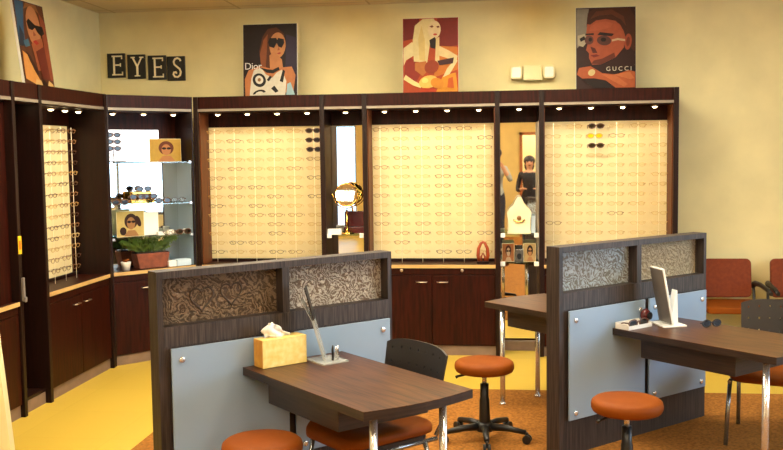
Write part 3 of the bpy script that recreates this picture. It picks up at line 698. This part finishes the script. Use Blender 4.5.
# ---------------------------------------------------------------- desk partitions
AN = 0.7551
tP = Vector((math.cos(AN), math.sin(AN), 0)); nP = Vector((-math.sin(AN), math.cos(AN), 0))
def so(s, o, z=0): v = tP*s+nP*o; return (v.x, v.y, z)
RES = [resin_mat('cast panel bronze', (150, 126, 100), (88, 68, 50), 26, 1.3), resin_mat('cast panel silver', (220, 210, 196), (136, 114, 94), 30, 4.1),
       resin_mat('cast panel ice', (214, 224, 228), (148, 144, 132), 26, 7.7), resin_mat('cast panel cream', (232, 214, 178), (184, 158, 120), 30, 11.2)]
FZ = .006
def partition(label, s0, o0, res, seam, hearts=()):
    t = thing('partition', label, 'partition', so(s0, o0, FZ), AN, 'desk partitions')
    Wd, th, Z = 1.36, .10, 1.21-FZ
    z1, z2 = .947-FZ, 1.176-FZ
    a0, a1, b0, b1 = .028, .672, .712, 1.335
    MB().box((0, 0, 0), (a0, th, Z)).box((b1, 0, 0), (Wd, th, Z)).build('end_post', M['wenge'], t)
    MB().box((a0, 0, 0), (b1, th, z1)).build('lower_panel', M['wenge'], t)
    MB().box((a0, 0, z2), (b1, th, Z)).build('top_rail', M['wenge_h'], t)
    MB().box((a1, 0, z1), (b0, th, z2)).build('mullion', M['wenge'], t)
    MB().box((a0, -.0015, .852-FZ), (b1, -.0001, z1-.002)).build('middle_rail', M['wenge_h'], t)
    for (x0, x1), r in zip(((a0, a1), (b0, b1)), res):
        ap = MB().box((x0, .066, z1), (x1, .080, z2))
        for hx, hz, hs in hearts if x0 < .1 else ():
            pts = []
            for k in range(28):
                q = 2*math.pi*k/28
                pts.append((hx+hs*math.sin(q)**3, .065, hz+hs*(13*math.cos(q)-5*math.cos(2*q)-2*math.cos(3*q)-math.cos(4*q))/15))
            ap.tube(pts, .0045, 6, closed=True, mi=1)
        ap.build('art_panel', [r, M['rib']], t)
    for x0, x1 in ((.052, seam-.02), (seam+.02, 1.325)):
        p = MB().box((x0, -.030, .215-FZ), (x1, -.018, .846-FZ)).build('frosted_panel', M['frost'], t, bevel=.002)
        for px in (x0+.05, x1-.05):
            for pz in (.255-FZ, .79-FZ):
                MB().lathe([(.012, -.030), (.012, .0), (.015, .001), (.015, .008), (.011, .010)], n=14).xf(Matrix.Translation((px, -.030, pz)) @ Matrix.Rotation(R(90), 4, 'X')).build('standoff', M['chrome'], p)
    return t
partition('low desk partition with bronze and silver cast panels, standing at left', 1.70, 4.1575, RES[:2], .70, ((.255, 1.052, .062), (.415, 1.062, .058)))
partition('low desk partition with pale cast panels, in front of lobby chairs', 3.87, 3.6676, RES[2:], .735)

# ---------------------------------------------------------------- tables
def table(label, s0, o0, length, rot=AN, lx=.12, rx=.085, ly=.105, ap=.26):
    """local x along partition 0..width, local -y away from it"""
    t = thing('desk_table', label, 'table', so(s0, o0, FZ), rot, 'dispensing desks')
    Wd = .585; z0, z1 = .668-FZ, .707-FZ
    poly = [(0, 0), (0, -length)]
    for k in range(1, 8): u = k/8; poly.append((Wd*u, -length-.035*math.sin(math.pi*u)))
    poly += [(Wd, -length), (Wd, 0)]
    mb = MB().prism(poly, z0, z1-.003, 'z', mi=1).prism([(x, y) for x, y in poly], z1-.003, z1, 'z', mi=0)
    mb.build('tabletop', [M['wenge_t'], M['wenge_shade']], t)
    MB().box((.045, -length+ap, z0-.115), (Wd-.045, -.17, z0-.001)).build('apron', M['wenge_shade'], t, bevel=.003)
    for x in (lx, Wd-rx):
        l = MB().tube([(x, -length+ly, 0), (x, -length+ly, z0-.001)], .0175, 14).build('leg', M['chrome'], t)
        MB().lathe([(.024, 0), (.024, .008), (.018, .014)], (x, -length+ly, .0), n=14).build('foot', M['chrome'], l)
    MB().box((.12, -.09, z0-.03), (Wd-.12, -.001, z0-.001)).build('wall_bracket', M['black'], t)
    return t
YW = -.031
table('dark laminate desk with tissue box, jutting from the left partition', 2.12, 4.1575+YW, 1.045)
table('dark laminate desk with white tabletop mirror, jutting from the right partition', 4.285, 3.6676+YW, 1.045, AN, .08)
table('dark laminate desk half hidden behind the right partition', 4.385+.585, 3.7676+.004, 1.09, AN+math.pi, .22, .026, .15, .18)

# ---------------------------------------------------------------- tabletop things
ZT = .7075
tb = thing('tissue_box', 'yellow floral tissue box with white tissue pulled up', 'tissue box', so(2.175, 4.02, ZT), AN)
MB().box((0, 0, 0), (.25, .09, .14), 0).build('carton', M['tissue'], tb, bevel=.003)
MB().box((-.0015, .002, .002), (-.0002, .088, .138)).build('side_print', M['tissue_s'], tb)
ti = MB(); g = []
for j in range(9):
    for i in range(9):
        u, v = i/8, j/8
        wd = .075*(1-.75*v**1.5)
        g.append((.105+(u-.5)*2*wd-.03*v+.012*math.sin(9*v), .045+.02*math.sin(u*9+v*3)*(1-v*.6), .1395+.075*v-.03*v*max(0, u-.5)))
ti.add(g, [(j*9+i, j*9+i+1, (j+1)*9+i+1, (j+1)*9+i) for j in range(8) for i in range(8)], 0, True)
o = ti.build('tissue', M['paper'], tb); md = o.modifiers.new('thick', 'SOLIDIFY'); md.thickness = .004

# edge-on acrylic display on left desk
ed = thing('acrylic_stand', 'slanted clear acrylic stand with small pens on a grey base plate', 'stand', so(2.515, 3.975, ZT), AN)
MB().box((-.075, -.085, 0), (.075, .085, .008)).build('base_plate', M['acryl'], ed, bevel=.001)
va = math.atan2(4.65, -.93)-AN        # faces across the line of sight, seen nearly edge-on
mx = Matrix.Translation((.0, .02, .009)) @ Matrix.Rotation(va-R(4), 4, 'Z') @ Matrix.Rotation(R(-15), 4, 'X')
MB().box((-.05, -.006, 0), (.05, .006, .21)).xf(mx).build('lower_pane', M['acryl'], ed)
MB().box((-.05, -.008, .2105), (.05, -.003, .38)).xf(mx).build('upper_pane', M['charcoal'], ed)
MB().box((-.05, .003, .2105), (.05, .006, .33)).xf(mx @ Matrix.Translation((0, .004, .21)) @ Matrix.Rotation(R(-12), 4, 'X') @ Matrix.Translation((0, -.004, -.21))).build('rear_pane', M['acryl'], ed)
for i, (x, y) in enumerate(((.012, -.035), (.045, -.03), (.06, .01))):
    pn = thing('pen', ['dark pen standing first from left on grey base plate', 'chrome pen standing second on grey base plate', 'short chrome pen standing at right of grey base plate'][i], 'pen', so(2.515+x, 3.975+y, ZT+.0082), AN, 'pens on the base plate')
    hgt = (.075, .07, .055)[i]
    MB().tube([(0, 0, 0), (0, 0, hgt*.75), (.002, 0, hgt)], [.006, .006, .004], 10).build('barrel', M['chrome' if i else 'black'], pn)
    MB().tube([(-.001, -.0065, hgt*.3), (-.001, -.0065, hgt*.7)], .0016, 6).build('clip', M['black'], pn)

# right desk: tray with glasses, dark ornament, tabletop mirror, folded glasses
tr = thing('eyewear_tray', 'small white tray holding black sunglasses at corner of right desk', 'tray', so(4.40, 3.575, ZT), AN)
MB().box((-.105, -.05, 0), (.105, .05, .006)).box((-.105, -.05, .006), (.105, -.044, .022)).box((-.105, .044, .006), (.105, .05, .036)).box((-.105, -.044, .006), (-.099, .044, .03)).box((.099, -.044, .006), (.105, .044, .03)).build('tray', M['tray'], tr)
o = put_glasses('sun', so(4.40, 3.54, ZT+.033), AN, 'black sunglasses lying in the small white tray', None, 'sunglasses'); o.scale = (1.35, .6, 1.1)
orn = thing('round_ornament', 'dark red round ornament behind white tray on right desk', 'ornament', so(4.532, 3.594, ZT), AN)
MB().lathe([(.022, 0), (.024, .006), (.012, .012)], n=16).build('base', M['black'], orn)
MB().ball((0, 0, .052), .042, (.9, .7, 1)).build('ball', M['redorn'], orn)
MB().prism(ell(0, .055, .02, .022), -.036, -.026, 'y').build('face', M['black'], orn)
tm = thing('tabletop_mirror', 'white framed tabletop mirror leaning on white easel base, right desk', 'mirror', so(4.60, 3.50, ZT), AN)
va2 = math.atan2(5.7, .98)-AN
mz = Matrix.Rotation(va2+R(27), 4, 'Z')
tl = mz @ Matrix.Translation((0, 0, .012)) @ Matrix.Rotation(R(-11), 4, 'X')
MB().box((-.085, -.012, 0), (.085, -.0005, .34)).xf(tl).build('frame', M['white'], tm, bevel=.002)
MB().box((-.078, .0, .006), (.078, .004, .334)).xf(tl).build('mirror_glass', M['grey'], tm)  # plain grey painted in for the dark reflection in the glass
MB().prism([(-.065, 0), (-.012, 0), (-.052, .21), (-.058, .21)], -.03, .03, 'x').xf(mz).build('easel', M['white'], tm, bevel=.002)
MB().box((-.09, -.09, 0), (.09, .06, .011)).xf(mz).build('base', M['white'], tm, bevel=.003)
fg = thing('folded_glasses', 'black folded eyeglasses lying near middle of right desk', 'eyeglasses', so(4.755, 3.30, ZT), AN+R(-20))
q = MB()
for s_ in (-1, 1):
    q.tube([(s_*.034+.028*math.cos(a), -.012, .022+.02*math.sin(a)) for a in [2*math.pi*k/14 for k in range(14)]], .0035, 6, closed=True)
q.tube([(-.008, -.012, .026), (.008, -.012, .026)], .003, 6)
q.build('rims', M['black'], fg)
MB().prism(ell(-.034, .022, .025, .017), -.0125, -.0115, 'y').prism(ell(.034, .022, .025, .017), -.0125, -.0115, 'y').build('lens', M['lens_dark'], fg)
for s_ in (-1, 1): MB().tube([(s_*.063, -.01, .026), (s_*.05, .0+.006*s_, .026), (-s_*.06, .008+.006*s_, .02)], .003, 6).build('temple', M['black'], fg)

# ---------------------------------------------------------------- stools
def make_stool():
    t = thing('stool', '', 'stool', (0, 0, 0), 0, 'orange swivel stools')
    MB().lathe([(.02, .42), (.160, .42), (.172, .426), (.179, .44), (.180, .458), (.176, .474), (.163, .485), (.14, .4895), (.07, .492), (.001, .492)], n=40).build('seat', M['orange'], t)
    MB().lathe([(.05, .40), (.11, .408), (.11, .4195), (.05, .4195)], n=20).build('seat_plate', M['black'], t)
    g_ = MB().lathe([(.034, .075), (.034, .12), (.030, .25), (.026, .26), (.026, .345)], n=18).build('column', M['black'], t)
    MB().tube([(0, 0, .345), (0, 0, .3995)], .014, 14).build('piston', M['chrome'], t)
    MB().tube([(-.02, 0, .405), (-.10, -.03, .402), (-.15, -.05, .392), (-.165, -.055, .385)], [.006, .006, .008, .010], 8).build('lever', M['black'], t)
    hb = MB().lathe([(.05, .055), (.055, .07), (.05, .1), (.036, .112)], n=20).build('hub', M['black'], t)
    for k in range(5):
        a = R(72*k-2)
        d = Vector((math.cos(a), math.sin(a), 0))
        MB().tube([d*.03+Vector((0, 0, .082)), d*.14+Vector((0, 0, .082)), d*.255+Vector((0, 0, .066))], [.024, .020, .014], 10).build('leg', M['black'], t)
        c = MB()
        for s_ in (-1, 1):
            p = d*.262+Vector((-d.y, d.x, 0))*.013*s_+Vector((0, 0, .026))
            c.tube([p-Vector((-d.y, d.x, 0))*.009, p+Vector((-d.y, d.x, 0))*.009], .026, 14)
        c.tube([d*.262+Vector((0, 0, .03)), d*.262+Vector((0, 0, .068))], .008, 8)
        c.build('caster', M['black'], t)
    return t
s1 = make_stool()
for i, (x, y, a, lab) in enumerate([(-.125, 5.64, -12, 'round orange swivel stool standing in the open between the two partitions'), (.613, 4.80, 8, 'round orange swivel stool in front of the right partition panel'), (-1.07, 3.99, 30, 'round orange stool seat at left desk, cut by bottom of picture')]):
    o = s1 if i == 0 else copy_tree(s1)
    o.location = (x, y, FZ); o.rotation_euler = (0, 0, R(a)); o['label'] = lab

# ---------------------------------------------------------------- side chairs at the desks
def make_chair():
    """faces local -x; back at +x"""
    t = thing('guest_chair', '', 'chair', (0, 0, 0), 0, 'perforated back chairs')
    # seat cushion, waterfall front
    nx, ny = 14, 10; top = []; 
    mb = MB(); poly = rrect(-.25, -.235, .262, .235, .10, 6)
    def lay(sc, z): return [(x*sc, y*sc, z) for x, y in poly]
    rings = [lay(.94, .405), lay(1.0, .415), lay(1.0, .437), lay(.97, .450), lay(.85, .456), lay(.5, .452)]
    n = len(poly); vs = [v for r_ in rings for v in r_]
    vs = [(x, y, z-(.025*max(0, (-x-.15)/.1)**2)) for x, y, z in vs]
    fs = [(i*n+k, i*n+(k+1) % n, (i+1)*n+(k+1) % n, (i+1)*n+k) for i in range(len(rings)-1) for k in range(n)]
    fs += [tuple(range(n))[::-1], tuple((len(rings)-1)*n+k for k in range(n))]
    mb.add(vs, fs, 0, True); mb.build('seat', M['orange'], t)
    MB().prism(rrect(-.23, -.225, .225, .225, .09, 6), .385, .404, 'z').build('seat_pan', M['black'], t)
    # perforated curved back
    mb = MB(); NX, NZ = 61, 25; y0, y1, z0, z1 = -.235, .235, .50, .80
    def P(i, j):
        u, v = i/(NX-1), j/(NZ-1); y = y0+(y1-y0)*u
        crn = .035; zz = z0+(z1-z0)*v
        edge = abs(u-.5)*2
        zz = z0+(z1-z0)*v-(.03*edge**4 if v > .5 else -.02*edge**4)*abs(v-.5)*2
        y *= 1-.06*(1-v)
        return (.285+.05*v-.05*(1-(2*u-1)**2)*-1*.6-.03, y, zz)
    vs = [P(i, j) for j in range(NZ) for i in range(NX)]; fs = []
    for j in range(NZ-1):
        for i in range(NX-1):
            hole = (8 <= j <= 20) and (6 <= i <= 54) and (j % 6 == 2) and (i % 8 == 6)
            if not hole: fs.append((j*NX+i, j*NX+i+1, (j+1)*NX+i+1, (j+1)*NX+i))
    mb.add(vs, fs, 0, False)
    o = mb.build('backrest', M['charcoal'], t); md = o.modifiers.new('thick', 'SOLIDIFY'); md.thickness = .012; md.offset = 0
    for s_ in (-1, 1):
        y = .222*s_
        MB().tube([(.24, y, .39), (.275, y, .44), (.30, y*.985, .52), (.315, y*.97, .62)], .011, 10).build('back_post', M['greytube'], t)
        MB().tube([(-.17, y, .375), (-.20, y*1.03, .2), (-.22, y*1.06, .0)], .0125, 10).build('leg', M['greytube'], t)
        MB().tube([(.17, y, .375), (.22, y*1.03, .2), (.26, y*1.06, .0)], .0125, 10).build('leg', M['greytube'], t)
        MB().tube([(-.2, y, .375), (.245, y, .375)], .011, 10).build('side_rail', M['greytube'], t)
    MB().tube([(.17, -.222, .372), (.17, .222, .372)], .009, 8).build('cross_rail', M['greytube'], t)
    return t
ch = make_chair()
for i, (s, o_, a, lab) in enumerate([(2.545, 3.665, 1, 'dark perforated back chair with orange seat tucked under left desk'), (5.10, 3.10, 25, 'dark perforated back chair with orange seat at right desk')]):
    c = ch if i == 0 else copy_tree(ch)
    c.location = so(s, o_, FZ); c.rotation_euler = (0, 0, AN+R(a)); c['label'] = lab

# ---------------------------------------------------------------- lobby chairs by the rear wall
def make_lobby():
    """faces local -y"""
    t = thing('lobby_chair', '', 'chair', (0, 0, 0), 0, 'rust lobby armchairs')
    MB().prism(rrect(-.235, -.25, .235, .23, .05), .40, .455, 'z').build('seat', M['orange'], t, bevel=.012)
    bk = MB()
    pl = rrect(-.225, .50, .225, .835, .045)
    bk.prism(pl, -.025, .025, 'y').xf(Matrix.Translation((0, .245, 0)) @ Matrix.Rotation(R(0), 4, 'X'))
    bk.xf(Matrix.Translation((0, 0, .5)) @ Matrix.Rotation(R(-8), 4, 'X') @ Matrix.Translation((0, 0, -.5)))
    bk.build('backrest', M['rust'], t, bevel=.012)
    for s_ in (-1, 1):
        x = .262*s_
        MB().tube([(x*.91, .262, .56), (x*.96, .235, .59), (x*1.02, .12, .592), (x*1.05, -.06, .578), (x*1.06, -.17, .555)], [.024, .024, .02, .02, .017], 10).build('armrest', M['black'], t)
        MB().tube([(x*1.0, -.20, .36), (x*1.02, -.215, .0)], .012, 10).build('leg', M['black'], t)
        MB().tube([(x*.93, .265, .60), (x*.95, .235, .39), (x*1.0, .26, .0)], .012, 10).build('leg', M['black'], t)
        MB().tube([(x*1.0, -.20, .388), (x*.95, .235, .388)], .010, 8).build('side_rail', M['black'], t)
    MB().tube([(-.25, .0, .388), (.25, .0, .388)], .010, 8).build('cross_rail', M['black'], t)
    return t
lc = make_lobby()
for i, (x, lab) in enumerate([(1.89, 'rust upholstered armchair against rear wall, right beside the partition'), (2.50, 'rust upholstered armchair cut by the right edge of picture')]):
    c = lc if i == 0 else copy_tree(lc); c.location = (x, 8.13, 0); c['label'] = lab

# ---------------------------------------------------------------- cream counter end at far left
ce = thing('reception_counter', 'pale cream counter end at lower left edge of picture', 'counter', (-2.46, 4.2, FZ), 0)
MB().prism([(-.9, 0), (.13, 0), (.036, 1.046), (-.9, 1.046)], -.02, .02, 'y').build('end_panel', M['cream'], ce)
MB().box((-.9, -.75, 0), (.03, -.021, 1.046)).build('body', M['cream'], ce)

# ---------------------------------------------------------------- people seen in the mirror
def person(label, loc, rot, shirt, arms, height=1.65, hair_long=True):
    k = height/1.70
    t = thing('person', label, 'person', loc, rot)
    V = []; E = []; Rr = []
    def v(p, r): V.append(tuple(c*k for c in p)); Rr.append(r*k); return len(V)-1
    pel = v((0, 0, .93), .135)
    def chain(start, pts):
        a = start
        for p, r in pts: b = v(p, r); E.append((a, b)); a = b
        return a
    chest = chain(pel, [((0, 0, 1.06), .125), ((0, -.01, 1.22), .14), ((0, 0, 1.36), .125)])
    neck = chain(chest, [((0, -.005, 1.45), .055), ((0, -.015, 1.50), .052)])
    chain(neck, [((0, -.02, 1.57), .085), ((0, -.02, 1.63), .098), ((0, -.015, 1.68), .06)])
    for s_ in (-1, 1):
        chain(pel, [((.095*s_, 0, .86), .10), ((.10*s_, .0, .50), .06), ((.105*s_, .02, .28), .055), ((.105*s_, .03, .09), .04), ((.11*s_, -.07, .04), .035), ((.115*s_, -.14, .03), .025)])
        sh = chain(chest, [((.17*s_, 0, 1.38), .06)])
        ps = [((p[0]*s_, p[1], p[2]), r) for p, r in arms]
        wr = chain(sh, ps)
        W = Vector(V[wr])/k; 
        d = (W-Vector(V[wr-1])/k).normalized(); sd = Vector((-d.y, d.x, 0)); sd = sd.normalized() if sd.length > .01 else Vector((1, 0, 0)); dn = d.cross(sd)
        pm = chain(wr, [(tuple(W+d*.045), .024)]); PV = W+d*.06
        for f_, (off, ln) in enumerate([(-.03, .062), (-.01, .075), (.01, .07), (.028, .055)]):
            b0 = PV+sd*off
            chain(pm, [(tuple(b0), .010), (tuple(b0+d*ln*.55), .009), (tuple(b0+d*ln*.85+dn*ln*.4*(1 if dn.z < 0 else -1)), .008)])
        th = W+d*.025-sd*.03
        chain(wr, [(tuple(th), .012), (tuple(th+d*.035-sd*.012), .010)])
    me = bpy.data.meshes.new('body'); me.from_pydata(V, E, [])
    ob = bpy.data.objects.new('body', me); COL.objects.link(ob); ob.parent = t
    md = ob.modifiers.new('skin', 'SKIN'); md.use_smooth_shade = True
    for i, sv in enumerate(me.skin_vertices[0].data): sv.radius = (Rr[i], Rr[i]); sv.use_root = (i == 0)
    sb = ob.modifiers.new('sub', 'SUBSURF'); sb.levels = 1; sb.render_levels = 1
    bpy.context.view_layer.update()
    dg = bpy.context.evaluated_depsgraph_get(); dg.update()
    nm = bpy.data.meshes.new_from_object(ob.evaluated_get(dg)); ob.modifiers.clear(); ob.data = nm
    nm.materials.clear()
    for m_ in (M['skin'], shirt, M['jeans'], M['black']): nm.materials.append(m_)
    wr_z = arms[-1][0][2]*k
    for p in nm.polygons:
        c = p.center; p.use_smooth = True
        hand = math.dist((abs(c.x), c.y, c.z), tuple(x*k for x in arms[-1][0])) < .17*k and abs(c.x) > -1 and c.y < -.2*k
        p.material_index = 3 if c.z < .07*k else 2 if c.z < .95*k and not hand else 1 if c.z < 1.43*k and not hand else 0
    # face and hair
    MB().ball((0, -.118*k, 1.60*k), .016*k, (.8, 1, 1.3), n=8, h=6).build('nose', M['skin'], t)
    for s_ in (-1, 1):
        MB().ball((.034*s_*k, -.105*k, 1.625*k), .012*k, (1.2, .6, .8), n=8, h=6).build('eye', M['black'], t)
        MB().ball((.096*s_*k, -.005*k, 1.61*k), .022*k, (.4, .8, 1.3), n=8, h=6).build('ear', M['skin'], t)
    MB().ball((0, -.10*k, 1.558*k), .022*k, (1.2, .4, .35), n=8, h=6).build('mouth', M['redorn'], t)
    hb = MB().ball((0, .018*k, 1.648*k), .115*k, (1, 1, .95), n=16, h=10)
    if hair_long: hb.ball((0, .06*k, 1.55*k), .10*k, (1, .6, 1.2), n=14, h=8)
    hb.build('hair', M['hair'], t)
    return t
person('person in a dark top with dark hair, hands held together in front', (.47, -1.35, 0), R(180), M['top_b'], [((.22, .0, 1.18), .05), ((.235, -.06, 1.06), .044), ((.14, -.25, 1.10), .035)], 1.62)
person('person in a pale grey green shirt holding a camera up', (-.16, -.42, 0), R(180), M['shirt_g'], [((.25, -.06, 1.2), .05), ((.26, -.14, 1.18), .044), ((.12, -.27, 1.42), .035)], 1.78, False)

# ---------------------------------------------------------------- daylight and world
wd_ = bpy.data.worlds.new('world'); scn.world = wd_; wd_.use_nodes = True
bg = wd_.node_tree.nodes['Background']; bg.inputs['Color'].default_value = (.62, .80, 1, 1); bg.inputs['Strength'].default_value = 3.2
def day(loc, rot, sx, sy, e, c=(.72, .86, 1)):
    li = bpy.data.lights.new('daylight', 'AREA'); li.shape = 'RECTANGLE'; li.size = sx; li.size_y = sy; li.energy = e; li.color = c
    o = bpy.data.objects.new('daylight', li); COL.objects.link(o); o.location = loc; o.rotation_euler = rot; o['kind'] = 'helper'
day((RW+.6, (wy0+wy1)/2, 1.75), (0, R(90), 0), 1.8, wy1-wy0, 170)

# ---------------------------------------------------------------- view
vs_ = scn.view_settings
vs_.view_transform = 'Standard'; vs_.look = 'None'; vs_.gamma = 1; vs_.use_curve_mapping = False; vs_.exposure = 0
scn.cycles.use_denoising = True
scn.cycles.max_bounces = 8
scn.cycles.transparent_max_bounces = 16
